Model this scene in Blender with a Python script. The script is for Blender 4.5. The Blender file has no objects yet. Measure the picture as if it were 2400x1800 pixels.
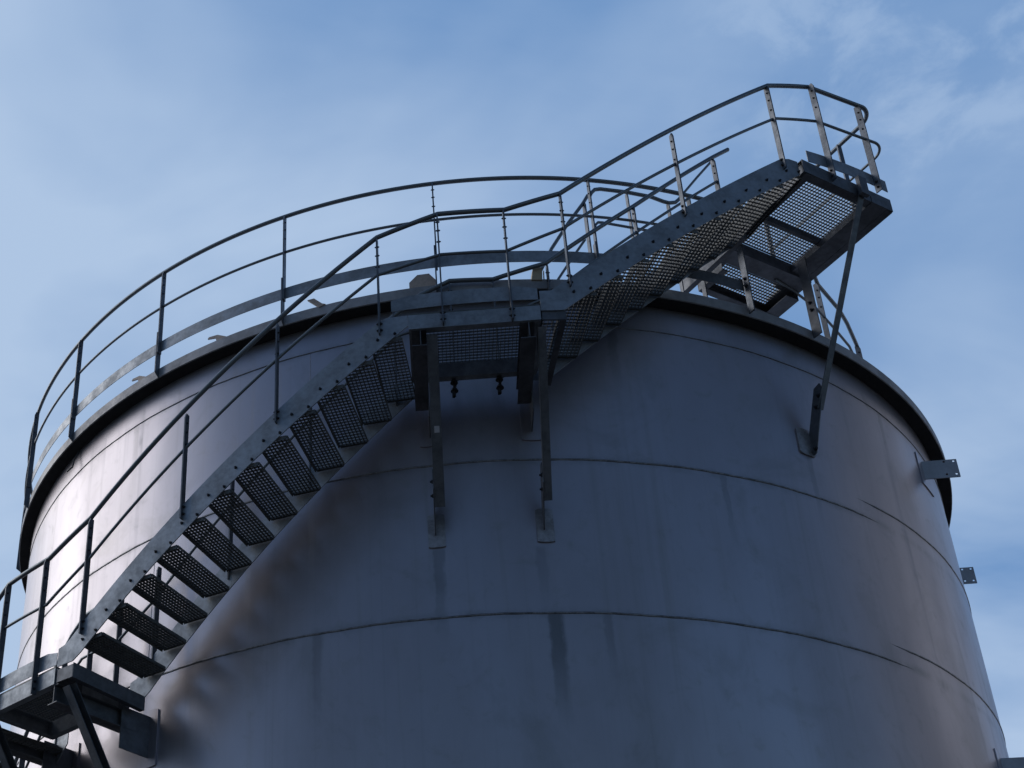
import bpy, math, random
from mathutils import Vector, Matrix
random.seed(7)
sin, cos, rad, pi = math.sin, math.cos, math.radians, math.pi
sc = bpy.context.scene
col = sc.collection
EYE = 1.6                                  # eye height of the photographer; heights below are measured from the eye
# ------------------------------------------------------------------ camera
cam = bpy.data.cameras.new("camera"); camo = bpy.data.objects.new("camera", cam); col.objects.link(camo)
cam.sensor_width = 36.0; cam.lens = 46.747; cam.shift_x = 0.22696; cam.shift_y = 0.26329
cam.clip_start = 0.1; cam.clip_end = 6000
yaw, pitch, roll = -0.1604, 0.4772, 0.0116
fwd = Vector((sin(yaw)*cos(pitch), cos(yaw)*cos(pitch), sin(pitch)))
r0 = Vector((cos(yaw), -sin(yaw), 0)); u0 = r0.cross(fwd)
rt = cos(roll)*r0 + sin(roll)*u0; up = -sin(roll)*r0 + cos(roll)*u0
camo.matrix_world = Matrix(((rt.x, up.x, -fwd.x, 0), (rt.y, up.y, -fwd.y, -15.469), (rt.z, up.z, -fwd.z, EYE), (0, 0, 0, 1)))
sc.camera = camo
# ------------------------------------------------------------------ light
SUN_AZ, SUN_EL = -76.0, 29.0               # azimuth from +y, negative = to the left; the sun stands behind the tank to the left
sd = Vector((sin(rad(SUN_AZ))*cos(rad(SUN_EL)), cos(rad(SUN_AZ))*cos(rad(SUN_EL)), sin(rad(SUN_EL))))
sl = bpy.data.lights.new("sun", 'SUN'); sl.energy = 0.95; sl.angle = rad(46); sl.color = (1.0, 0.93, 0.84)
so = bpy.data.objects.new("sun", sl); col.objects.link(so)
so.rotation_euler = sd.to_track_quat('Z', 'Y').to_euler()
sc.view_settings.view_transform = 'Standard'; sc.view_settings.look = 'None'; sc.view_settings.gamma = 1.0
sc.view_settings.exposure = 0.0

def nd(t, typ, loc=(0, 0), **kw):
    n = t.nodes.new(typ)
    for k, v in kw.items(): setattr(n, k, v)
    return n
def val(t, op, a, b=None, c=None, clamp=False):
    n = t.nodes.new('ShaderNodeMath'); n.operation = op; n.use_clamp = clamp
    for i, x in enumerate((a, b, c)):
        if x is None: continue
        if isinstance(x, (int, float)): n.inputs[i].default_value = x
        else: t.links.new(x, n.inputs[i])
    return n.outputs[0]
def maprange(t, x, a, b, c, d, smooth=True):
    n = t.nodes.new('ShaderNodeMapRange'); n.interpolation_type = 'SMOOTHSTEP' if smooth else 'LINEAR'
    t.links.new(x, n.inputs[0])
    for i, v in zip((1, 2, 3, 4), (a, b, c, d)): n.inputs[i].default_value = v
    return n.outputs[0]
def mixc(t, f, a, b, mode='MIX'):
    n = t.nodes.new('ShaderNodeMix'); n.data_type = 'RGBA'; n.blend_type = mode
    for s, x in ((0, f), (6, a), (7, b)):
        if isinstance(x, (int, float)): n.inputs[s].default_value = x
        elif isinstance(x, tuple): n.inputs[s].default_value = (*x, 1)
        else: t.links.new(x, n.inputs[s])
    return n.outputs[2]
def noise(t, vec, scale, detail=4, rough=.55, dist=0.0):
    n = t.nodes.new('ShaderNodeTexNoise'); n.inputs['Scale'].default_value = scale; n.inputs['Detail'].default_value = detail
    n.inputs['Roughness'].default_value = rough; n.inputs['Distortion'].default_value = dist
    t.links.new(vec, n.inputs['Vector']); return n.outputs[0]
def mapping(t, vec, scale=(1, 1, 1), rot=(0, 0, 0), loc=(0, 0, 0)):
    n = t.nodes.new('ShaderNodeMapping'); t.links.new(vec, n.inputs[0])
    n.inputs['Scale'].default_value = scale; n.inputs['Rotation'].default_value = rot; n.inputs['Location'].default_value = loc
    return n.outputs[0]

w = bpy.data.worlds.new("World"); sc.world = w; w.use_nodes = True
t = w.node_tree; t.nodes.clear()
sky = nd(t, 'ShaderNodeTexSky'); sky.sky_type = 'NISHITA'; sky.sun_disc = False
sky.sun_elevation = rad(SUN_EL); sky.sun_rotation = rad(SUN_AZ); sky.air_density = 1.0; sky.dust_density = 0.6; sky.ozone_density = 4.5
tc = nd(t, 'ShaderNodeTexCoord'); gen = tc.outputs['Generated']
sep = nd(t, 'ShaderNodeSeparateXYZ'); t.links.new(gen, sep.inputs[0])
zz = val(t, 'ADD', val(t, 'MAXIMUM', sep.outputs[2], 0.0), 0.12)
cmb = nd(t, 'ShaderNodeCombineXYZ')
t.links.new(val(t, 'DIVIDE', sep.outputs[0], zz), cmb.inputs[0]); t.links.new(val(t, 'DIVIDE', sep.outputs[1], zz), cmb.inputs[1])
plane = cmb.outputs[0]                      # a flat cloud layer seen in perspective
veil = noise(t, mapping(t, plane, (1.0, 1.5, 1), (0, 0, 0.5)), 1.1, 5, .5, .6)
wisp = noise(t, mapping(t, plane, (1.0, 2.2, 1), (0, 0, -0.35), (3, 1, 0)), 2.2, 6, .55, .4)
puff = noise(t, mapping(t, plane, (1, 1, 1), (0, 0, 0.4), (1.2, 4, 0)), 13, 6, .6, .3)
pmask = noise(t, mapping(t, plane, (1, 1, 1), (0, 0, 0), (7.3, 2.2, 0)), 2.2, 3)
def facing(x, y, a, b, z=0.0):
    vd = nd(t, 'ShaderNodeVectorMath'); vd.operation = 'DOT_PRODUCT'; t.links.new(gen, vd.inputs[0]); vd.inputs[1].default_value = (x, y, z)
    return maprange(t, vd.outputs['Value'], a, b, 0.0, 1.0)
ahead = facing(-.45, .89, -.30, .40)         # bright air on the sun's half of the sky
sunside = facing(-.82, .57, -.10, .80)      # thin cloud thickens towards the sun
low = maprange(t, sep.outputs[2], 0.2, 0.85, 1.0, 0.0)
air = mixc(t, val(t, 'MULTIPLY', ahead, .9), sky.outputs[0], (1.65, 4.25, 9.2))
streaks = val(t, 'ADD', val(t, 'MULTIPLY', maprange(t, veil, .30, .70, -1, 1), .42), val(t, 'MULTIPLY', maprange(t, wisp, .30, .70, -1, 1), .09))
puffs = val(t, 'MULTIPLY', val(t, 'MULTIPLY', maprange(t, puff, .42, .66, 0, 1), facing(.29, .60, .988, .9985, .745)), .30)
cl = val(t, 'ADD', val(t, 'ADD', .15, val(t, 'MULTIPLY', sunside, .88)), val(t, 'ADD', val(t, 'MULTIPLY', low, .20), val(t, 'ADD', streaks, puffs)))
cl = val(t, 'MULTIPLY', val(t, 'MAXIMUM', cl, 0.04), ahead, clamp=True)
bg = nd(t, 'ShaderNodeBackground'); bg.inputs[1].default_value = 0.06
vd = nd(t, 'ShaderNodeVectorMath'); vd.operation = 'DOT_PRODUCT'; t.links.new(gen, vd.inputs[0]); vd.inputs[1].default_value = tuple(sd)
glow = maprange(t, vd.outputs['Value'], .77, .99, 0, 1)
c = mixc(t, cl, air, (7.1, 9.35, 12.8))
c = mixc(t, glow, c, mixc(t, 1.0, c, (1.08, 1.06, 1.03), 'MULTIPLY'))
t.links.new(c, bg.inputs[0])
out = nd(t, 'ShaderNodeOutputWorld'); t.links.new(bg.outputs[0], out.inputs[0])

# ------------------------------------------------------------------ materials
def mat(name, base, rough, metal=0.0, var=.12, scale=6.0, rvar=.08, stretch=(1, 1, 1), bump=0.0, bscale=40.0, dark=None, spots=0.0):
    m = bpy.data.materials.new(name); m.use_nodes = True; t = m.node_tree
    b = t.nodes['Principled BSDF']; tc = nd(t, 'ShaderNodeTexCoord')
    v = mapping(t, tc.outputs['Object'], stretch)
    n = noise(t, v, scale, 6, .6); n2 = noise(t, v, scale*4.7, 4, .6)
    f = val(t, 'ADD', val(t, 'MULTIPLY', n, .65), val(t, 'MULTIPLY', n2, .35))
    lo = tuple(c*(1-var*1.6) for c in base) if dark is None else dark; hi = tuple(min(1, c*(1+var*1.6)) for c in base)
    c = mixc(t, maprange(t, f, .32, .68, 0, 1), lo, hi)
    if spots:
        s = noise(t, tc.outputs['Object'], scale*11, 2, .5)
        c = mixc(t, val(t, 'MULTIPLY', maprange(t, s, .66, .74, 0, 1), spots), c, tuple(x*.35 for x in base))
    t.links.new(c, b.inputs['Base Color'])
    b.inputs['Metallic'].default_value = metal
    t.links.new(maprange(t, f, .3, .7, rough+rvar, max(.02, rough-rvar)), b.inputs['Roughness'])
    if bump:
        bn = nd(t, 'ShaderNodeBump'); bn.inputs['Strength'].default_value = bump; bn.inputs['Distance'].default_value = .01
        t.links.new(noise(t, v, bscale, 3, .6), bn.inputs['Height']); t.links.new(bn.outputs[0], b.inputs['Normal'])
    return m
M_GALV = mat('galvanised_steel', (.33, .35, .38), .52, .55, .16, 5.0, .08, bump=.05, spots=.25)
M_TUBE = mat('galvanised_tube', (.22, .24, .26), .42, .7, .05, .7, .02)
M_GRATE = mat('grating_steel', (.145, .145, .14), .5, .4, .12, 9.0)
M_POST = mat('post_steel', (.15, .16, .18), .5, .65, .12, 6, bump=.04)
M_FRAME = mat('frame_steel', (.15, .155, .17), .5, .5, .18, 4.0, spots=.2)
M_RIM = mat('rim_steel', (.36, .35, .36), .55, .3, .14, 3.0, spots=.3)
M_BOLT = mat('bolt_steel', (.07, .07, .08), .5, .7, .1, 20)
M_PRIMER = mat('primer_steel', (.50, .40, .34), .6, .0, .12, 8)
M_BEIGE = mat('beige_cover', (.56, .46, .32), .6, .0, .08, 8)
M_WELD = mat('weld_bead', (.27, .26, .265), .46, .8, .25, 14)
M_STICKER = mat('paper_sticker', (.55, .52, .55), .7, .0, .05, 20)
M_RIM_SHADE = mat('rim_shade_black', (.018, .018, .02), .75, .0, .1, 6)  # shade below the rim, put into the colour as matte black
# brushed stainless wall of the tank: rolled sheets, dull mirror, dirt runs down the wall
M_SHELL = bpy.data.materials.new('brushed_stainless'); M_SHELL.use_nodes = True
t = M_SHELL.node_tree; b = t.nodes['Principled BSDF']; tc = nd(t, 'ShaderNodeTexCoord'); ob = tc.outputs['Object']
sp = nd(t, 'ShaderNodeSeparateXYZ'); t.links.new(ob, sp.inputs[0])
ang = val(t, 'ARCTAN2', sp.outputs[0], val(t, 'MULTIPLY', sp.outputs[1], -1.0)); hz = val(t, 'SUBTRACT', sp.outputs[2], EYE)
cyl = nd(t, 'ShaderNodeCombineXYZ'); t.links.new(val(t, 'MULTIPLY', ang, 5.7), cyl.inputs[0]); t.links.new(hz, cyl.inputs[1]); uv = cyl.outputs[0]   # unrolled wall, metres
n1 = noise(t, mapping(t, uv, (1, .35, 1)), .9, 5, .55); n2 = noise(t, mapping(t, uv, (5, .16, 1)), 1.5, 5, .62, .2); n3 = noise(t, uv, 4.5, 6, .65, .5)
n4 = noise(t, mapping(t, uv, (22, .10, 1), (0, 0, 0), (5, 3, 0)), 1.0, 3, .6)
streak = maprange(t, n2, .52, .74, 0, 1); fine = maprange(t, n4, .56, .74, 0, 1); blot = maprange(t, n3, .54, .72, 0, 1)
c = mixc(t, maprange(t, n1, .3, .7, 0, 1), (.445, .41, .44), (.54, .50, .535))
c = mixc(t, val(t, 'MULTIPLY', streak, .20), c, (.30, .29, .285))
c = mixc(t, val(t, 'MULTIPLY', fine, .12), c, (.30, .29, .28))
c = mixc(t, val(t, 'MULTIPLY', blot, .28), c, (.33, .32, .315))
n5 = noise(t, mapping(t, uv, (1, .8, 1), (0, 0, 0), (9, 2, 0)), 1.25, 5, .62, .8)
c = mixc(t, val(t, 'MULTIPLY', maprange(t, n5, .50, .72, 0, 1), .34), c, (.29, .27, .255))
def run(th, wd, z0, z1, amt):               # a dirt run below a fitting or a leaking seam
    global c
    w_ = val(t, 'ADD', rad(wd), val(t, 'MULTIPLY', val(t, 'SUBTRACT', n4, .5), rad(wd)*1.2))
    off = val(t, 'ABSOLUTE', val(t, 'ADD', val(t, 'SUBTRACT', ang, rad(th)), val(t, 'MULTIPLY', val(t, 'SUBTRACT', n3, .5), rad(.9))))
    side = val(t, 'SUBTRACT', 1.0, val(t, 'DIVIDE', off, w_), clamp=True)
    up_ = maprange(t, hz, z0-.02, z0+.02, 1, 0); dn = maprange(t, hz, z1, z0-.15, 0, 1)
    m_ = val(t, 'MULTIPLY', val(t, 'MULTIPLY', maprange(t, side, 0, .55, 0, 1), up_), val(t, 'MULTIPLY', dn, amt))
    c = mixc(t, m_, c, (.15, .15, .145))
for a_ in ((7.15, .80, 5.36, 4.2, .72), (-2.2, .6, 6.03, 4.9, .40), (6.5, .6, 6.0, 5.3, .25), (34.4, .5, 7.36, 6.4, .28), (-13, .5, 5.36, 4.3, .3), (15, .6, 8.43, 7.5, .30), (-22, .5, 6.9, 6.1, .3), (24, .4, 6.9, 6.0, .3), (11.5, .45, 5.36, 4.7, .3), (-35, .5, 8.43, 7.4, .25), (48, .5, 8.43, 7.6, .3)): run(*a_)
smear = val(t, 'SUBTRACT', 1.0, val(t, 'MULTIPLY', val(t, 'ABSOLUTE', val(t, 'SUBTRACT', val(t, 'FRACT', val(t, 'DIVIDE', val(t, 'SUBTRACT', hz, .764), 1.532)), .5)), 2.0))
dirtline = maprange(t, smear, .0, .10, 1, 0)     # grinding marks and dirt along the welded joints
c = mixc(t, val(t, 'MULTIPLY', dirtline, val(t, 'MULTIPLY', maprange(t, n3, .35, .6, 0, 1), .35)), c, (.24, .235, .235))
t.links.new(c, b.inputs['Base Color']); b.inputs['Metallic'].default_value = .86
t.links.new(val(t, 'ADD', maprange(t, n1, .3, .7, .40, .335), val(t, 'ADD', val(t, 'MULTIPLY', streak, .08), val(t, 'MULTIPLY', blot, .06))), b.inputs['Roughness'])
bn = nd(t, 'ShaderNodeBump'); bn.inputs['Strength'].default_value = .22; bn.inputs['Distance'].default_value = .02
t.links.new(noise(t, mapping(t, uv, (1, .6, 1)), 1.1, 3, .5), bn.inputs['Height']); t.links.new(bn.outputs[0], b.inputs['Normal'])
M_BRKT = mat('zinc_plate', (.50, .51, .56), .5, .25, .06, 6)
M_PAD = mat('pad_steel', (.38, .36, .37), .5, .7, .2, 7, spots=.3)
M_GROUND = mat('gravel_ground', (.085, .08, .075), .95, 0, .3, .8, 0, bump=.5, bscale=30)
M_BROWN = mat('brown_cladding', (.66, .63, .625), .8, 0, .1, .3, 0, stretch=(1, 1, .2))

# ------------------------------------------------------------------ mesh helpers
def P(th, r, z): return Vector((r*sin(rad(th)), -r*cos(rad(th)), z + EYE))
def er(th): return Vector((sin(rad(th)), -cos(rad(th)), 0))     # outward
def et(th): return Vector((cos(rad(th)), sin(rad(th)), 0))      # along the wall, to the right
UP = Vector((0, 0, 1))
class MB:
    def __init__(s): s.v = []; s.f = []; s.sm = []
    def add(s, vs, fs, smooth=False):
        o = len(s.v); s.v += [Vector(v) for v in vs]; s.f += [tuple(i+o for i in f) for f in fs]; s.sm += [smooth]*len(fs); return s
    def hexa(s, q):      # 8 corners: bottom 4, top 4
        return s.add(q, [(3, 2, 1, 0), (4, 5, 6, 7), (0, 1, 5, 4), (1, 2, 6, 5), (2, 3, 7, 6), (3, 0, 4, 7)])
    def box(s, c, ax, ay, az, hx, hy, hz):
        q = []
        for z in (-1, 1):
            for x, y in ((-1, -1), (1, -1), (1, 1), (-1, 1)): q.append(c + ax*hx*x + ay*hy*y + az*hz*z)
        return s.hexa(q)
    def bar(s, a, b, wdir, w, t):    # flat bar / box section from a to b; w along wdir, t across
        d = (b-a); L = d.length; d = d/L; wd = (wdir - d*wdir.dot(d)).normalized(); td = d.cross(wd)
        return s.box((a+b)/2, wd, td, d, w/2, t/2, L/2)
    def tube(s, pts, r, n=10, closed=False):
        pts = [Vector(p) for p in pts]; N = len(pts); rings = []; prev = None
        for i, p in enumerate(pts):
            if closed: d1 = (p-pts[i-1]).normalized(); d2 = (pts[(i+1) % N]-p).normalized()
            else:
                d2 = (pts[i+1]-p).normalized() if i < N-1 else None; d1 = (p-pts[i-1]).normalized() if i else d2
                if d2 is None: d2 = d1
            d = (d1+d2).normalized(); k = 1/max(.35, d.dot(d1))
            a = prev if prev is not None else (UP if abs(d.z) < .9 else Vector((1, 0, 0)))
            a = (a - d*a.dot(d)).normalized(); bb = d.cross(a); prev = a
            rings.append([p + (a*cos(2*pi*j/n) + bb*sin(2*pi*j/n))*r*(1 if k < 1.02 else (1+k)/2) for j in range(n)])
        vs = [v for R in rings for v in R]; fs = []
        M = N if closed else N-1
        for i in range(M):
            for j in range(n): fs.append((i*n+j, i*n+(j+1) % n, ((i+1) % N)*n+(j+1) % n, ((i+1) % N)*n+j))
        s.add(vs, fs, True)
        if not closed:
            s.add(rings[0], [tuple(range(n))[::-1]]); s.add(rings[-1], [tuple(range(n))])
        return s
    def cyl(s, a, b, r, n=12): return s.tube([a, b], r, n)
    def ringsolid(s, prof, th0, th1, step=1.0, closed=False):   # profile [(r,z)...] swept about the tank axis
        n = max(2, int(abs(th1-th0)/step)); m = len(prof); vs = []; fs = []
        K = n if closed else n+1
        for i in range(K):
            th = th0 + (th1-th0)*i/n
            vs += [P(th, r, z) for r, z in prof]
        for i in range(n):
            for j in range(m): fs.append((i*m+j, ((i+1) % K)*m+j, ((i+1) % K)*m+(j+1) % m, i*m+(j+1) % m))
        if not closed: fs += [tuple(range(m))[::-1], tuple((K-1)*m+j for j in range(m))]
        return s.add(vs, fs)
    def plate_cyl(s, poly, r, thick):     # outline in (theta,z) bent round the tank at radius r (grows outward); poly: top list & bottom list
        top, bot = poly; n = len(top); vs = []
        for (a, za), (c, zc) in zip(top, bot): vs += [P(a, r, za), P(a, r+thick, za), P(c, r+thick, zc), P(c, r, zc)]
        fs = [(3, 2, 1, 0)]
        for i in range(n-1):
            o = i*4
            for j in range(4): fs.append((o+j, o+(j+1) % 4, o+4+(j+1) % 4, o+4+j))
        o = (n-1)*4; fs.append((o, o+1, o+2, o+3))
        return s.add(vs, fs)
    def prism(s, pts2, o, ax, ay, az, h):   # polygon in ax,ay extruded +-h/2 along az
        n = len(pts2); vs = [o+ax*x+ay*y-az*h/2 for x, y in pts2] + [o+ax*x+ay*y+az*h/2 for x, y in pts2]
        return s.add(vs, [tuple(range(n))[::-1], tuple(range(n, 2*n))] + [(i, (i+1) % n, n+(i+1) % n, n+i) for i in range(n)])
    def mesh(s, name, m, off):
        me = bpy.data.meshes.new(name); me.from_pydata([v-off for v in s.v], [], s.f); me.materials.append(m)
        me.polygons.foreach_set('use_smooth', s.sm); me.update()
        import bmesh
        bm = bmesh.new(); bm.from_mesh(me); bmesh.ops.recalc_face_normals(bm, faces=bm.faces); bm.to_mesh(me); bm.free()
        return me
ORG = {}
def thing(name, label, cat, loc, group=None):
    o = bpy.data.objects.new(name, None); o.empty_display_size = .3; col.objects.link(o); o.location = loc
    o['label'] = label; o['category'] = cat
    if group: o['group'] = group
    ORG[o.name] = Vector(loc); return o
def part(name, mb, m, parent, label=None):
    off = ORG[parent.name]; o = bpy.data.objects.new(name, mb.mesh(name, m, off)); col.objects.link(o); o.parent = parent
    ORG[o.name] = off
    if label: o['label'] = label
    return o
def structure(name, mb, m):
    o = bpy.data.objects.new(name, mb.mesh(name, m, Vector((0, 0, 0)))); col.objects.link(o); o['kind'] = 'structure'; return o
def make_bolt():
    b = MB(); n = 6
    pts = [(cos(2*pi*i/n)*.013, sin(2*pi*i/n)*.013) for i in range(n)]
    b.prism([(cos(2*pi*i/12)*.017, sin(2*pi*i/12)*.017) for i in range(12)], Vector((0, 0, .001)), Vector((1, 0, 0)), Vector((0, 1, 0)), UP, .004)
    b.prism(pts, Vector((0, 0, .008)), Vector((1, 0, 0)), Vector((0, 1, 0)), UP, .012)
    b.prism([(cos(2*pi*i/8)*.007, sin(2*pi*i/8)*.007) for i in range(8)], Vector((0, 0, .018)), Vector((1, 0, 0)), Vector((0, 1, 0)), UP, .012)
    return b.mesh('bolt', M_BOLT, Vector((0, 0, 0)))
BOLT = make_bolt()
def bolt(parent, pos, direction, scale=1.0):
    o = bpy.data.objects.new('bolt', BOLT); col.objects.link(o); o.parent = parent
    o.location = pos - ORG[parent.name]; o.rotation_euler = Vector(direction).to_track_quat('Z', 'Y').to_euler(); o.scale = (scale,)*3
    return o

# ------------------------------------------------------------------ ground
g = MB(); N = 64; R = 3000
g.add([Vector((0, 0, 0))] + [Vector((R*cos(2*pi*i/N), R*sin(2*pi*i/N), 0)) for i in range(N)], [(0, 1+i, 1+(i+1) % N) for i in range(N)])
structure('ground', g, M_GROUND)

# ------------------------------------------------------------------ storage tank
RW, RF, FB, FT = 5.70, 5.84, 8.738, 8.853
SEAM = [8.43, 6.90, 5.36, 3.83, 2.30, .77, -.76]
tank = thing('storage_tank', 'large round brushed stainless steel storage tank with welded sheet rings and overhanging rim', 'tank', (0, 0, 0))
def shell():
    b = MB(); n = 240; zs = [-EYE] + [z for z in reversed(SEAM)] + [FB]
    rows = len(zs)
    for k in range(rows-1):
        vs = []
        for z in (zs[k], zs[k+1]): vs += [P(360*i/n, RW, z) for i in range(n)]
        b.add(vs, [(i, (i+1) % n, n+(i+1) % n, n+i) for i in range(n)], True)
    return b
part('tank_shell', shell(), M_SHELL, tank)
rim = part('rim_flange', MB().ringsolid([(RW-.004, FB+.03), (RW-.004, FB), (RF-.006, FB), (RF, FB+.004), (RF, FT), (RF-.012, FT), (RF-.012, FB+.03)], 0, 360, 1.5, True), M_RIM, tank)
part('rim_shade_ring', MB().ringsolid([(RW+.002, FB-.001), (RW+.002, FB-.006), (RF-.012, FB-.006), (RF-.012, FB-.001)], 0, 360, 1.5, True), M_RIM_SHADE, tank)  # added near-black ring that paints the shade under the flange
b = MB(); n = 120
b.add([P(360*i/n, RF-.02, FT-.02) for i in range(n)] + [P(0, 0, FT+.75)], [(i, (i+1) % n, n) for i in range(n)], True)
part('tank_roof', b, M_RIM, tank)
def seam(z, t0, t1, rr=.012, fade=()):
    b = MB(); n = int(t1-t0); rings = []; m = 6           # low rounded bead, its ends worn flush where a run stops
    for i in range(n+1):
        th = t0+(t1-t0)*i/n; k = 1.0
        if 0 in fade: k = min(k, (th-t0)/3.0)
        if 1 in fade: k = min(k, (t1-th)/3.0)
        k = max(.02, min(1, k)); h = rr*k; zz_ = z+.0025*sin(th*.7)+.0015*sin(th*2.9+z)
        rings.append([P(th, RW-.004+(.004+.008*k)*sin(pi*j/(m-1)), zz_+h*cos(pi*j/(m-1))) for j in range(m)])
    vs = [v for r_ in rings for v in r_]
    b.add(vs, [(i*m+j, i*m+j+1, (i+1)*m+j+1, (i+1)*m+j) for i in range(n) for j in range(m-1)], True)
    part('weld_seam', b, M_WELD, tank)
seam(8.43, -180, 180, .005)
for i, z in enumerate(SEAM[1:]):
    seam(z, -180, 43, fade=(1,)); seam(z+.18, 40, 180, fade=(0,))
def vseam(th, z0, z1): part('weld_seam', MB().tube([P(th, RW+.0005, z0+(z1-z0)*i/8) for i in range(9)], .002, 6), M_WELD, tank)
for th, z0, z1 in ((-13.6, 6.9, 8.43), (-31, 5.36, 6.9)): vseam(th, z0, z1)
# small welded plates standing on the rim
for th, kind in ((-33.3, 0), (-22.8, 0), (-12.5, 1), (2+0, 2), (-2.3, 3), (8.2, 4)):
    if kind == 2: continue
    b = MB(); o = P(th, 5.805, FT); e, r_ = et(th), er(th)
    if kind == 0: b.prism([(-.05, -.03), (.085, -.03), (.05, .03), (-.06, .10), (-.165, .115), (-.18, .095), (-.085, .07)], o, e, UP, r_, .014)
    elif kind == 1: b.prism([(.05, -.02), (.10, 0), (-.03, .14), (-.10, .14)], o, e, UP, r_, .02); b.prism([(.03, -.02), (.10, 0), (.0, .05)], o+r_*.03, e, UP, r_, .03)
    elif kind == 3: b.prism([(-.125, -.05), (.125, -.05), (.125, .09), (.072, .165), (.068, .175), (-.045, .175), (-.055, .165), (-.125, .09)], o, e, UP, r_, .02)
    else: b.prism([(-.055, -.02), (.045, -.02), (.055, .13), (-.03, .135), (-.035, .12)], o, e, UP, r_, .10); b.bar(o+e*.07-UP*.02, o+e*.075+UP*.13, r_, .02, .008)
    part(('stiffener_tab', 'lifting_lug', '', 'lifting_lug', 'vent_cover')[kind], b, M_BEIGE if kind == 4 else M_PRIMER, tank,
         {0: None, 1: 'leaning primer coloured plate on the rim', 3: 'eight-sided primer coloured lug on the rim', 4: 'small beige block on the rim'}[kind])
part('bent_rod', MB().tube([P(-46.2, RW+.01, 8.73), P(-46.6, RW+.05, 8.60), P(-46.65, RW+.06, 8.50), P(-47.8, RW+.07, 8.50)], .008, 6), M_BOLT, tank)
# flat brackets welded to the wall on the right, all standing in planes parallel to the x axis
def wall_bracket(th, ztop):
    b0 = P(th, RW, ztop); X = Vector((1, 0, 0)); Y = Vector((0, 1, 0)); h = .222; L = .356
    b = MB()
    holes = [(.325, -.022), (.325, -.182), (.229, -.022), (.229, -.182)]
    # plate built of strips so that the four holes are real openings
    xs = sorted({-.02, L} | {round(hx+s*.012, 4) for hx, _ in holes for s in (-1, 1)}); zs = sorted({0, -h} | {round(hz+s*.012, 4) for _, hz in holes for s in (-1, 1)})
    for i in range(len(xs)-1):
        for j in range(len(zs)-1):
            cx, cz = (xs[i]+xs[i+1])/2, (zs[j]+zs[j+1])/2
            if any(abs(cx-hx) < .011 and abs(cz-hz) < .011 for hx, hz in holes): continue
            b.box(b0+X*cx+UP*cz, X, Y, UP, (xs[i+1]-xs[i])/2, .006, (zs[j+1]-zs[j])/2)
    o = part('wall_bracket', b, M_BRKT, tank)
    q = MB()
    q.plate_cyl(([(th-1.3+i*.5, ztop+.06) for i in range(8)], [(th-1.3+i*.5, ztop-.33) for i in range(8)]), RW+.001, .01)
    part('pad_plate', q, M_SHELL, o)
for th, z in ((57.3, 8.285), (83.2, 8.33), (58.6, 4.953), (84, 5.0)): wall_bracket(th, z)

# ------------------------------------------------------------------ shared stair parts
RO, RI = 6.75, 5.90
K = 5.5                                     # metres of climb per radian round the tank
def arc(t0, z0, t1, z1, r, step=1.0):
    n = max(1, int(abs(t1-t0)/step)); return [P(t0+(t1-t0)*i/n, r, z0+(z1-z0)*i/n) for i in range(n+1)]
def path(lst, r):
    o = []
    for a, c in zip(lst, lst[1:]):
        q = arc(a[0], a[1], c[0], c[1], r); o += q if not o else q[1:]
    return o
def post(parent, th, zb, zt, r=RO, wd=.058, side=1, nb=(.1, .2, .33), low=True, base=None, tk=.013, bs=.6, m=None):
    e, u = er(th), et(th); c = P(th, r, 0); c.z = 0; z0, z1 = zb+EYE, zt+EYE-.012
    b = MB(); h = wd/2
    b.prism([(-h, z0), (h, z0), (h, z1-.05), (h*.45, z1), (-h, z1)], c, e, UP, u, tk)
    if base: b.prism([(-h-.004, base[0]+EYE), (h+.004, base[0]+EYE+.05), (h+.004, base[1]+EYE), (-h-.004, base[1]+EYE)], c-u*tk, e, UP, u, tk)
    o = part('post', b, m or M_POST, parent)
    for d in nb:
        bolt(o, Vector((c.x, c.y, z1-d))+u*(tk/2)+e*.004, u, bs); bolt(o, Vector((c.x, c.y, z1-d))-u*(tk/2)+e*.004, -u, bs)
    if low:
        for d in (.05, .12): bolt(o, Vector((c.x, c.y, z0+d))+u*(tk/2), u, .85); bolt(o, Vector((c.x, c.y, z0+d))-u*(tk/2), -u, .8)
    return o
def grating(name, parent, c, ax, ay, lx, ly, px, py, hx=.030, hy=.012, tx=.003, ty=.005, frame=.006):
    # bars running along ax (spaced py across ay) and bars along ay (spaced px across ax); c is the middle of the top face
    b = MB(); ny = int(round(ly/py)); nx = int(round(lx/px))
    for i in range(1, ny): b.box(c+ay*(-ly/2+i*ly/ny)-UP*hx/2, ax, ay, UP, lx/2, tx/2, hx/2)
    for i in range(1, nx): b.box(c+ax*(-lx/2+i*lx/nx)-UP*(hy/2+.001), ax, ay, UP, ty/2, ly/2-.001, hy/2)
    for s in (-1, 1):
        b.box(c+ay*s*ly/2-UP*hx/2, ax, ay, UP, lx/2+frame/2, frame/2, hx/2+.001)
        b.box(c+ax*s*lx/2-UP*hx/2, ax, ay, UP, frame/2, ly/2-frame/2-.001, hx/2+.001)
    return part(name, b, M_GRATE, parent)
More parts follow.
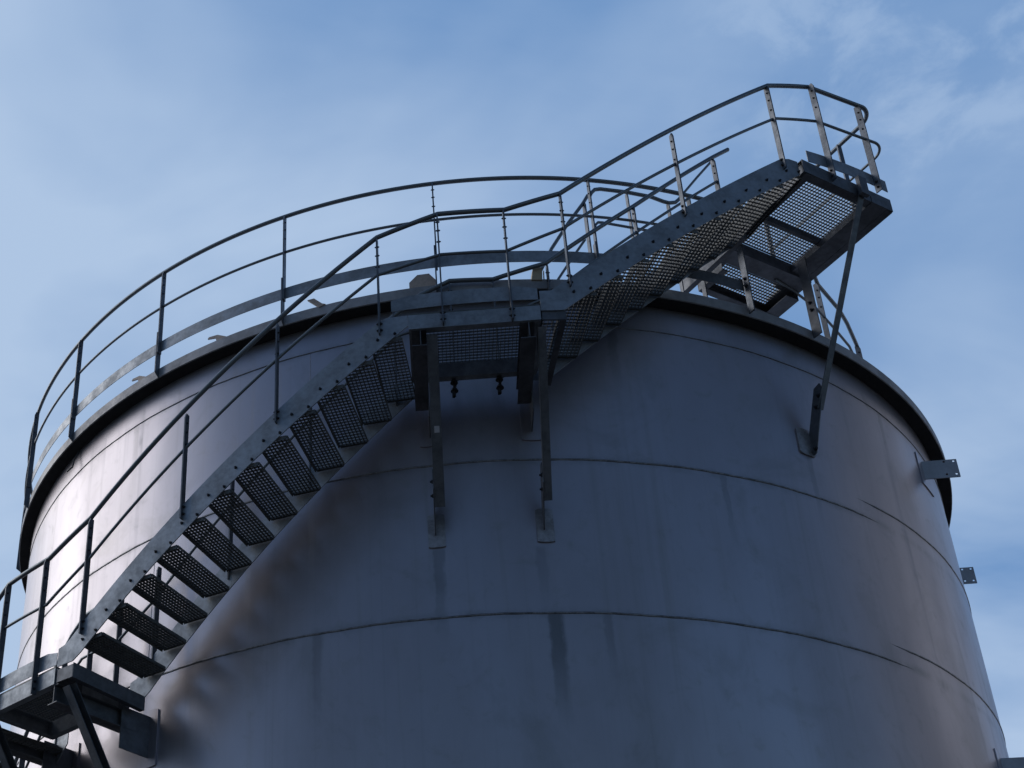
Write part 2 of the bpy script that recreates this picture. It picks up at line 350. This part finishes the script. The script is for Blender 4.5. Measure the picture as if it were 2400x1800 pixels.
def flight(label, ths, the, zl, treads, top0, end_top, posts, posts_in, zrail, rng, drop=.04, group='flights of the tank stair'):
    th0, corner = ths; th1, bend = the
    f = thing('stair_flight', label, 'stairs', P((max(th0, -120)+th1)/2, 6.3, zl((max(th0, -120)+th1)/2)), group)
    def outline(dz):
        top = []; bot = []; n = int((th1-th0)/.8)
        for i in range(n+1):
            a = th0+(th1-th0)*i/n
            zt = min(zl(a)+.29, end_top) if a > (th0+th1)/2 else max(zl(a)+.29, top0 if a < corner-.8 else -9)
            zb = max(zl(a), zl(corner)-.005) if a < corner else zl(a)
            top.append((a, zt)); bot.append((a, zb-dz))
        return top, bot
    for nm, r, out in (('stringer', RO-.005, 1), ('stringer', RI-.01, -1)):
        s = part(nm, MB().plate_cyl(outline(0 if out > 0 else drop), r, .010), M_GALV, f)
        for k, (th, z) in enumerate(treads):
            if th < rng: continue
            for d in (-.65, .6):
                if out > 0: bolt(s, P(th+d, r+.010, z+.035+ (K*rad(d)*.35)), er(th), 0.85)
                else: bolt(s, P(th+d, r, z+.035), -er(th), .8)
    for th, z in treads:
        c = P(th, (RI+RO)/2, z+.032); e, u = er(th), et(th); L = RO-RI-.045
        tr = grating('tread', f, c-u*.006, e, u, L-.012, .262, .040, .0325, .023, .018, .003, .0035, .005)
        b = MB(); b.box(c-u*.139-UP*.018, e, u, UP, L/2-.01, .005, .024); part('nosing', b, M_GRATE, tr)
        for s in (-1, 1):
            b = MB(); b.prism([(-.13, -.033), (.118, -.033), (.118, .003), (-.13, .003)], c+e*s*(L/2+.001), u, UP, e, .006); part('end_plate', b, M_GRATE, tr)
    for th, zb, zt in posts: post(f, th, zb, zt, RO+.012)
    for th, zb, zt in posts_in: post(f, th, zb, zt, RI-.016)
    return f
zlA = lambda a: 7.885+K*rad(a)
zlB = lambda a: 6.885+K*rad(a)
zlC = lambda a: 5.245+K*rad(a+36.6)
zrA = lambda a: 9.125+K*rad(a)              # hand rail of the lower flight
zrB = lambda a: 8.14+K*rad(a)
trA = [(-27.9+2.125*k, 5.235+.204*k) for k in range(12)]
trB = [(9.55+2.12*k, 7.845+.2035*k) for k in range(10)]
trC = [(-41.06-2.125*k, 5.235+.204*11-2.64-.204*k) for k in range(30)]
LOW = flight('lower stair flight with spaced grating treads rising to the middle landing', (-31.05, -29.2), (-2.97, -4.9), zlA, trA, 5.25, 7.715,
             [(-28.7, 5.30, 6.47), (-20.05, 6.10, 7.20), (-12.7, 6.82, 7.90), (-5.0, 7.54, 8.635)],
             [(-28.5, 5.25, 6.39), (-20.6, 5.98, 7.15), (-12.9, 6.72, 7.88), (-5.0, 7.45, 8.63)], zrA, -99)
UPP = flight('upper stair flight climbing from the middle landing to the top platform', (6.45, 8.1), (29.35, 27.6), zlB, trB, 7.87, 9.87,
             [(8.7, 7.91, 8.985), (18.1, 8.81, 9.84), (27.8, 9.70, 10.815)],
             [(9.1, 7.9, 9.0), (18.05, 8.72, 9.83), (27.8, 9.66, 10.745)], zrB, -99)
DWN = flight('bottom stair flight descending beyond the lower left edge', (-108, -107), (-39.57, -41.5), zlC, trC, -9, 5.075,
             [(-41.6, 4.92, 5.98), (-49, 4.2, 5.3), (-57, 3.45, 4.55)], [(-41.6, 4.92, 5.98), (-49, 4.2, 5.3)], lambda a: 6.485+K*rad(a+36.6), -60)

# ------------------------------------------------------------------ landings
def chan(b, c0, c1, out, h, fl, tk=.008):
    # C channel from c0 to c1 (points on the outer top corner line), web on the outer side, flanges pointing inward (-out)
    d = (c1-c0).normalized(); L = (c1-c0).length; m = (c0+c1)/2
    b.box(m-out*tk/2-UP*h/2, d, out, UP, L/2, tk/2, h/2)
    b.box(m-out*(tk+fl/2)-UP*tk/2, d, out, UP, L/2-.001, fl/2, tk/2)
    b.box(m-out*(tk+fl/2)-UP*(h-tk/2), d, out, UP, L/2-.001, fl/2, tk/2)
def bracket_set(parent, thf, s_fin, s_strut, zt, ang, beam=True, hw=.045, sticker=False):
    """cantilever beam + fin + pad plate and raking strut + fin + pad plate, all in planes parallel to the radius at ang"""
    e, u = er(ang), et(ang); base = Vector((0, 0, EYE))
    def Q(r, s, z): return e*r + u*s + Vector((0, 0, z+EYE))
    def wallr(s): return math.sqrt(RW*RW-s*s)
    if beam:
        b = MB(); b.box(Q(6.28, s_fin-.045, zt-.085), e, u, UP, .44, .004, .085)
        for dz in (-.004, -.166): b.box(Q(6.28, s_fin-.045-.012, zt+dz), e, u, UP, .44, .062, .004)
        o = part('cantilever_beam', b, M_FRAME, parent)
        for z in (zt-.05, zt-.12): bolt(o, Q(5.90, s_fin-.041, z), u, 1.2)
    w = wallr(s_fin)
    b = MB(); b.box(Q((w+6.02)/2, s_fin, zt-.17), e, u, UP, (6.02-w)/2, .005, .20); part('fin_plate', b, M_FRAME, parent)
    th = ang+math.degrees(math.asin(s_fin/RW))
    def pad(th, z0, z1, hw, m=None):
        n = 7; ths = [th-hw+2*hw*i/(n-1) for i in range(n)]; c = [.014, .003, 0, 0, 0, .003, .014]
        b = MB(); b.plate_cyl(([(a, z1-d) for a, d in zip(ths, c)], [(a, z0+d*.6) for a, d in zip(ths, c)]), RW+.001, .014); part('pad_plate', b, m or M_PAD, parent)
    pad(th, zt-.46, zt+.10, .95, M_SHELL)
    # strut
    top, bot = Q(6.66, s_strut, zt-.02), Q(5.86, s_strut, 6.33-7.55+zt)
    ax = (bot-top).normalized(); nrm = u.cross(ax)
    b = MB(); L = (bot-top).length; m = (top+bot)/2
    b.box(m-u*hw, ax, nrm, u, L/2, .042, .004); b.box(m+nrm*.040, ax, nrm, u, L/2-.002, .004, hw-.005); b.box(m-nrm*.040, ax, nrm, u, L/2-.002, .004, hw-.005)
    o = part('strut', b, M_FRAME, parent)
    if sticker: part('sticker', MB().box(top+(bot-top)*.545-nrm*.046, u, ax, nrm, .022, .028, .001), M_STICKER, o, 'small pale paper sticker')
    zf = zt-1.22
    b = MB(); sf = s_strut-hw-.007; w = wallr(sf)
    b.prism([(w, zf-.18), (w+.05, zf-.18), (6.0, zf+.10), (6.0, zf+.30), (5.90, zf+.34), (w, zf+.02)], Q(0, sf, -0), e, UP, u, .009)
    part('fin_plate', b, M_FRAME, parent)
    for dd in (.10, .22):
        p_ = bot-ax*dd; bolt(o, p_-u*(hw+.004), -u, 1.3); bolt(o, p_-u*(hw-.004), u, 1.2)
    pad(ang+math.degrees(math.asin((sf+.01)/RW)), zf-.30, zf+.035, .74)
def landing(label, tA, tB, zf, rails, posts, inner_posts, toe, ang, bearer):
    L = thing('stair_landing', label, 'landing', P(ang, 6.4, zf), 'landings of the tank stair')
    e, u = er(ang), et(ang)
    def Q(r, s, z): return e*r + u*s + Vector((0, 0, z+EYE))
    sA, sB = 6.75*sin(rad(tA-ang)), 6.75*sin(rad(tB-ang)); ro = 6.735; ri = 6.02
    b = MB()
    chan(b, Q(ro, sA, zf), Q(ro, sB, zf), e, .150, .055); chan(b, Q(ri+.06, sA+.012, zf-.002), Q(ri+.06, sB-.012, zf-.002), e, .150, .055)
    for s, d in ((sA+.002, -u), (sB-.002, u)): chan(b, Q(ro-.010, s, zf-.001), Q(ri+.010, s, zf-.001), d, .148, .055)
    part('frame', b, M_GALV, L)
    grating('grating', L, Q((ro+ri)/2, (sA+sB)/2, zf+.022), u, e, sB-sA-.02, ro-ri-.02, .034, .038, .018, .018, .0035, .004)
    b = MB(); n = 8; q = [toe[0]+(toe[1]-toe[0])*i/n for i in range(n+1)]
    b.plate_cyl(([(a, toe[3]-(.03 if i in (0, n) else 0)) for i, a in enumerate(q)], [(a, toe[2]) for a in q]), RO-.02, .006)
    part('toe_board', b, M_GALV, L)
    for th, zb, zt in posts: post(L, th, zb, zt, RO+.016)
    for th, zb, zt in inner_posts: post(L, th, zb, zt, RI-.016)
    # bearer under the foot of the next flight
    b = MB(); c = bearer; ec, uc = er(c), et(c)
    for s in (-.097, .097): b.box(P(c, 6.31, zf-.075)+uc*s, ec, uc, UP, .43, .003, .068)
    b.box(P(c, 6.31, zf-.140)+uc*.070, ec, uc, UP, .428, .024, .003); b.box(P(c, 6.738, zf-.08), uc, ec, UP, .094, .004, .06)
    b.box(P(c, 6.738-.03, zf-.022), uc, ec, UP, .094, .026, .003)
    grating('grating', L, P(c, 6.30, zf-.006), ec, uc, .82, .18, .040, .033, .020, .010, .003, .004)
    part('bearer', b, M_FRAME, L)
    return L
MID = landing('middle stair landing with grating floor and toe board at the front centre of the tank', -2.93, 6.4, 7.71, None,
              [(-.45, 7.57, 8.825), (4.4, 7.555, 8.805)], [(.19, 7.62, 8.83), (4.08, 7.62, 8.81)], (-4.15, 6.35, 7.795, 7.945), 1.75, 7.35)
bracket_set(MID, 0, -.235-.175, -.18-.175, 7.56, 1.75, sticker=True)
bracket_set(MID, 0, .66-.172, .725-.172, 7.56, 1.75, hw=.034)
b = MB()
LWR = landing('lower left stair landing cut off by the bottom left corner with its sun-edged toe board', -39.5, -31.25, 5.075, None,
              [(-33.4, 4.90, 6.265), (-38.4, 4.90, 6.24)], [(-37.3, 5.0, 6.25), (-33.2, 5.0, 6.25)], (-40.2, -31.35, 5.115, 5.262), -35.2, -30.25)
bracket_set(LWR, 0, .50, .585, 4.925, -35.2)
bracket_set(LWR, 0, -.62, -.535, 4.925, -35.2)
# hanging clamp bolts under the inner beam of the middle landing
clampL = []
for s in (-.18-.0, .215):
    b = MB(); q = er(1.75)*6.035 + et(1.75)*s + Vector((0, 0, EYE))
    b.cyl(q+UP*7.56, q+UP*7.37, .011, 8)
    for z in (7.535, 7.445):
        b.prism([(cos(2*pi*i/6)*.024, sin(2*pi*i/6)*.024) for i in range(6)], q+UP*z, Vector((1, 0, 0)), Vector((0, 1, 0)), UP, .024)
        b.prism([(cos(2*pi*i/12)*.034, sin(2*pi*i/12)*.034) for i in range(12)], q+UP*(z-.016), Vector((1, 0, 0)), Vector((0, 1, 0)), UP, .006)
    b.box(q+UP*7.40+Vector((-.01, 0, 0)), Vector((1, 0, 0)), Vector((0, 1, 0)), UP, .012, .02, .03)
    part('clamp_bolt', b, M_BOLT, MID)
# paper sticker on the left strut of the middle landing
e, u = er(1.75), et(1.75)

# ------------------------------------------------------------------ top platform crossing the rim
A0 = 34.5; e, u = er(A0), et(A0)
def QT(r, s, z): return e*r + u*s + Vector((0, 0, z+EYE))
TOP = thing('top_platform', 'top platform with see-through grating floor jutting out over the rim at upper right', 'platform', P(A0, 6.2, 9.87))
b = MB()
chan(b, QT(6.775, -.60, 9.862), QT(6.775, .535, 9.862), e, .155, .07)
chan(b, QT(6.763, -.578, 9.853), QT(5.56, -.578, 9.853), -u, .153, .075)
chan(b, QT(6.763,   .533, 9.853), QT(5.20,   .533, 9.853), u, .153, .07)
b.box(QT(6.14, .355, 9.742), e, u, UP, .64, .10, .040)                       # doubled beam along the right side
b.box(QT(5.655, -.035, 9.742), u, e, UP, .555, .085, .075); b.box(QT(5.60, -.66, 9.60), e, u, UP, .42, .03, .085)                    # inner cross beam
b.box(QT(6.10, -.035, 9.80), u, e, UP, .555, .02, .035)
part('frame', b, M_FRAME, TOP)
grating('grating', TOP, QT(6.44, -.035, 9.858), u, e, 1.09, .66, .034, .033, .017, .015, .0035, .004)
grating('grating', TOP, QT(5.90, -.035, 9.858), u, e, 1.09, .34, .034, .033, .017, .015, .0035, .004)
b = MB()
chan(b, QT(5.20, -.50, 9.70), QT(5.20, .52, 9.70), -e, .12, .06); chan(b, QT(5.548, -.50, 9.701), QT(5.212, -.50, 9.701), -u, .118, .06); chan(b, QT(5.548, .518, 9.701), QT(5.212, .518, 9.701), u, .118, .16)
part('frame', b, M_FRAME, TOP)
grating('grating', TOP, QT(5.375, .01, 9.715), u, e, 1.0, .31, .034, .033, .017, .015, .0035, .004)
b = MB(); n = 8; q = [30.5+(39.6-30.5)*i/n for i in range(n+1)]
b.plate_cyl(([(a, 10.07+.012*(a-30.5)) for a in q], [(a, 9.925+.012*(a-30.5)) for a in q]), 6.755, .006); part('toe_board', b, M_GALV, TOP)
post(TOP, 32.45, 9.74, 11.05, 6.80, wd=.065); post(TOP, 37.8, 9.90, 11.08, 6.80, wd=.065)
for r, s in ((6.36, .585), (5.3, .585)):
    q = QT(r, s, 0); bb = MB(); bb.box(Vector((q.x, q.y, EYE+10.44)), u, e, UP, .03, .007, .60); part('post', bb, M_POST, TOP)
def corner_rail(z, rr, name, rc=.17, rin=5.25, s1=.62, ro=6.80):
    pts = []
    for i in range(10):
        a = pi/2*(i/9); pts.append(QT(ro-rc+rc*cos(a), s1-rc+rc*sin(a), z))
    return pts + [QT(rin, s1, z)]
# top rail and mid rail run on from the flight's rail
# raking angle brace from the outer edge of the platform to the wall
top, bot = QT(6.84, .10, 9.80), QT(5.88, .055, 7.80); ax = (bot-top).normalized()
b = MB(); nn = u.cross(ax).normalized(); L = (bot-top).length; m = (top+bot)/2
b.box(m, ax, u, nn, L/2, .034, .004); b.box(m+u*.031+nn*.035, ax, u, nn, L/2-.002, .004, .033)
br = part('brace', b, M_POST, TOP)
b = MB(); b.prism([(RW-.004, 7.37), (RW+.055, 7.38), (5.965, 7.98), (5.94, 8.06), (5.87, 8.04), (RW-.004, 7.56)], Vector((0, 0, EYE))+u*.042, e, UP, u, .010); f_ = part('fin_plate', b, M_POST, TOP)
for r, z in ((5.91, 7.93), (5.86, 7.83), (5.76, 7.42)): bolt(f_, QT(r, .036, z), -u, 1.3)
b = MB(); q = [33.3, 33.45, 33.9, 34.4, 34.9, 35.15, 35.3]; cc = [.03, .008, 0, 0, 0, .008, .03]
b.plate_cyl(([(a, 7.66-d) for a, d in zip(q, cc)], [(a, 7.36+d) for a, d in zip(q, cc)]), RW+.001, .014); part('pad_plate', b, M_PAD, TOP)
b = MB(); b.box(QT(6.825, .10, 9.79), u, e, UP, .05, .02, .11); part('brace_cleat', b, M_FRAME, TOP)
# two short legs standing on the rim, and the flat tie bar between the flight and the first leg
for th, z1, wd in ((28.85, 9.70, .075), (36.75, 9.72, .10)):
    c = P(th, 5.90, 0); c.z = 0; bb = MB(); ee, uu = er(th), et(th)
    bb.box(Vector((c.x, c.y, EYE+(8.745+z1)/2)), uu, ee, UP, .007, wd/2, (z1-8.745)/2); bb.box(Vector((c.x, c.y, EYE+(8.80+z1)/2))+uu*.035-ee*(wd/2-.004), uu, ee, UP, .032, .004, (z1-8.80)/2)
    o = part('leg', bb, M_POST if th < 30 else M_FRAME, TOP)
    for z in (9.06, 9.15): bolt(o, Vector((c.x, c.y, EYE+z))-uu*.007, -uu, 1.2)
part('tie_bar', MB().plate_cyl(([(22.3+i*.8, 9.15 if i else 9.10) for i in range(9)], [(22.3+i*.8, 9.02) for i in range(9)]), 5.865, .008), M_FRAME, TOP)

# ------------------------------------------------------------------ stair hand rails: one continuous rail on each side
HR = thing('stair_handrail', 'outer tubular handrail with knee rail following the stair from lower left to the top platform', 'handrail', P(-40, RO, 5))
pts = path([(-60, 4.22), (-40.6, 6.10), (-38.5, 6.235), (-33.2, 6.255), (-28.8, 6.475), (-5.0, 8.645), (-.4, 8.82), (4.5, 8.805), (8.7, 8.985), (28.0, 10.83), (32.6, 11.055)], RO+.008) + corner_rail(11.075, 0, '')
part('top_rail', MB().tube(pts, .0215, 12), M_TUBE, HR)
pts = path([(-60, 3.75), (-40.6, 5.62), (-38.5, 5.765), (-33.0, 5.765), (-28.6, 6.045), (-5.1, 8.205), (-.35, 8.345), (4.35, 8.325), (8.6, 8.57), (28.0, 10.38), (32.6, 10.575)], RO+.008) + corner_rail(10.60, 0, '', .15, 5.25, .66)
part('knee_rail', MB().tube(pts, .0138, 10), M_TUBE, HR)
IH = thing('stair_handrail', 'inner tubular handrail nearer the tank, ending in a free tip near the top platform', 'handrail', P(-40, RI, 5))
pts = path([(-60, 4.22), (-40.6, 6.10), (-38.5, 6.235), (-33.2, 6.255), (-28.8, 6.475), (-2.6, 8.70), (.2, 8.835), (4.1, 8.815), (9.0, 9.0), (18.07, 9.815), (27.83, 10.76), (29.9, 10.95)], RI-.008)
part('top_rail', MB().tube(pts, .0215, 12), M_TUBE, IH)
pts = path([(-60, 3.75), (-40.6, 5.62), (-38.5, 5.765), (-33.0, 5.765), (-28.6, 6.045), (-4.6, 8.255), (-.35, 8.36), (4.35, 8.34), (8.6, 8.57), (27.8, 10.42)], RI-.008)
part('knee_rail', MB().tube(pts, .0138, 10), M_TUBE, IH)

# ------------------------------------------------------------------ guardrail round the rim
RG = thing('rim_guardrail', 'curved guardrail with toe board and evenly spaced posts standing on the tank rim', 'guardrail', P(0, RF, 8.85))
part('top_rail', MB().tube(path([(-150, 10.15), (27.5, 10.15)], 5.852), .021, 12), M_TUBE, RG)
part('knee_rail', MB().tube(path([(-150, 9.665), (24.5, 9.665)], 5.852), .0138, 10), M_TUBE, RG)
part('toe_board', MB().ringsolid([(5.838, 9.068), (5.844, 9.068), (5.844, 9.205), (5.838, 9.205)], -150, 15.0, 1.5), M_GALV, RG)
for th in [14.0-14.85*k for k in range(11)]:
    post(RG, th, 9.03, 10.15, 5.865, wd=.055, nb=(.09, .19, .31), low=False, base=(8.735, 9.30), bs=.5)
SG = thing('roof_guardrail', 'short curved guardrail on the roof edge behind the long brace at right', 'guardrail', P(48, 5.45, 8.9))
q3 = [(36, 5.72), (40, 5.66), (43, 5.60), (45.7, 5.50), (51.2, 5.44), (54.1, 5.40), (58.5, 5.34), (59.3, 5.33)]
part('top_rail', MB().tube([P(a, r, 10.15) for a, r in q3[2:]], .021, 12), M_TUBE, SG)
part('knee_rail', MB().tube([P(a, r, 9.66) for a, r in ((36, 5.62), (39.1, 5.59), (43, 5.55), (47.7, 5.48), (51.7, 5.44), (58.5, 5.34))], .0138, 10), M_TUBE, SG)
for th, r in ((45.2, 5.50), (58.8, 5.34)): post(SG, th, 8.85, 10.15, r, wd=.055, low=False)

# ------------------------------------------------------------------ walkway rails seen over the rim behind the upper flight
WK = thing('roof_walkway_rail', 'tubular railing loops and sloping rails on the roof behind the upper stair flight', 'railing', P(20, 5.3, 8.9))
R5 = 5.3
def B5(lst): return [P(a, R5, z) for a, z in lst]
part('sloping_rail', MB().tube(B5([(9.5, 9.36), (11.46, 9.765), (13.6, 10.12), (15.6, 10.42), (16.3, 10.545)]), .019, 10), M_TUBE, WK)
part('sloping_rail', MB().tube(B5([(9.5, 8.93), (11.85, 9.369), (13.6, 9.65), (15.33, 9.92)]), .0138, 10), M_TUBE, WK)
part('rail_loop', MB().tube(B5([(16.5, 10.53), (16.75, 10.585), (17.2, 10.64), (17.86, 10.66), (21, 10.675), (24.06, 10.68), (25.6, 10.655), (26.3, 10.655), (27.2, 10.69), (27.8, 10.755), (28.6, 10.87)]), .02, 10), M_TUBE, WK)
part('rail_loop', MB().tube(B5([(16.6, 10.07), (16.75, 10.14), (17.1, 10.18), (17.6, 10.185), (21.39, 10.175), (24, 10.18), (28, 10.2)]), .0138, 10), M_TUBE, WK)
part('sloping_rail', MB().tube(B5([(28.6, 10.87), (31, 11.19), (33.6, 11.525)]), .0138, 10), M_TUBE, WK)
for a, z0, z1, wd in ((15.75, 8.9, 10.44, .07), (21.0, 9.0, 10.66, .045), (26.15, 9.0, 10.65, .045), (29.1, 9.2, 10.88, .055)):
    post(WK, a, z0, z1, R5, wd=wd, low=False, nb=(), m=M_FRAME if a > 25 else None)

# ------------------------------------------------------------------ neighbouring building, outside the frame at right, mirrored in the wall
BLD = thing('industrial_building', 'tall brown building seen only as the warm reflection on the right of the tank', 'building', (38, 10, 0))
b = MB(); d1 = Vector((.5, .866, 0)).normalized(); d2 = Vector((d1.y, -d1.x, 0)); o = Vector((25, 3, 0))
c = o + d1*13 + d2*8 + UP*15; b.box(c, d1, d2, UP, 13, 8, 15); part('wall', b, M_BROWN, BLD)
b = MB(); b.box(c+UP*15.15, d1, d2, UP, 13.2, 8.2, .15); part('roof', b, M_RIM, BLD)
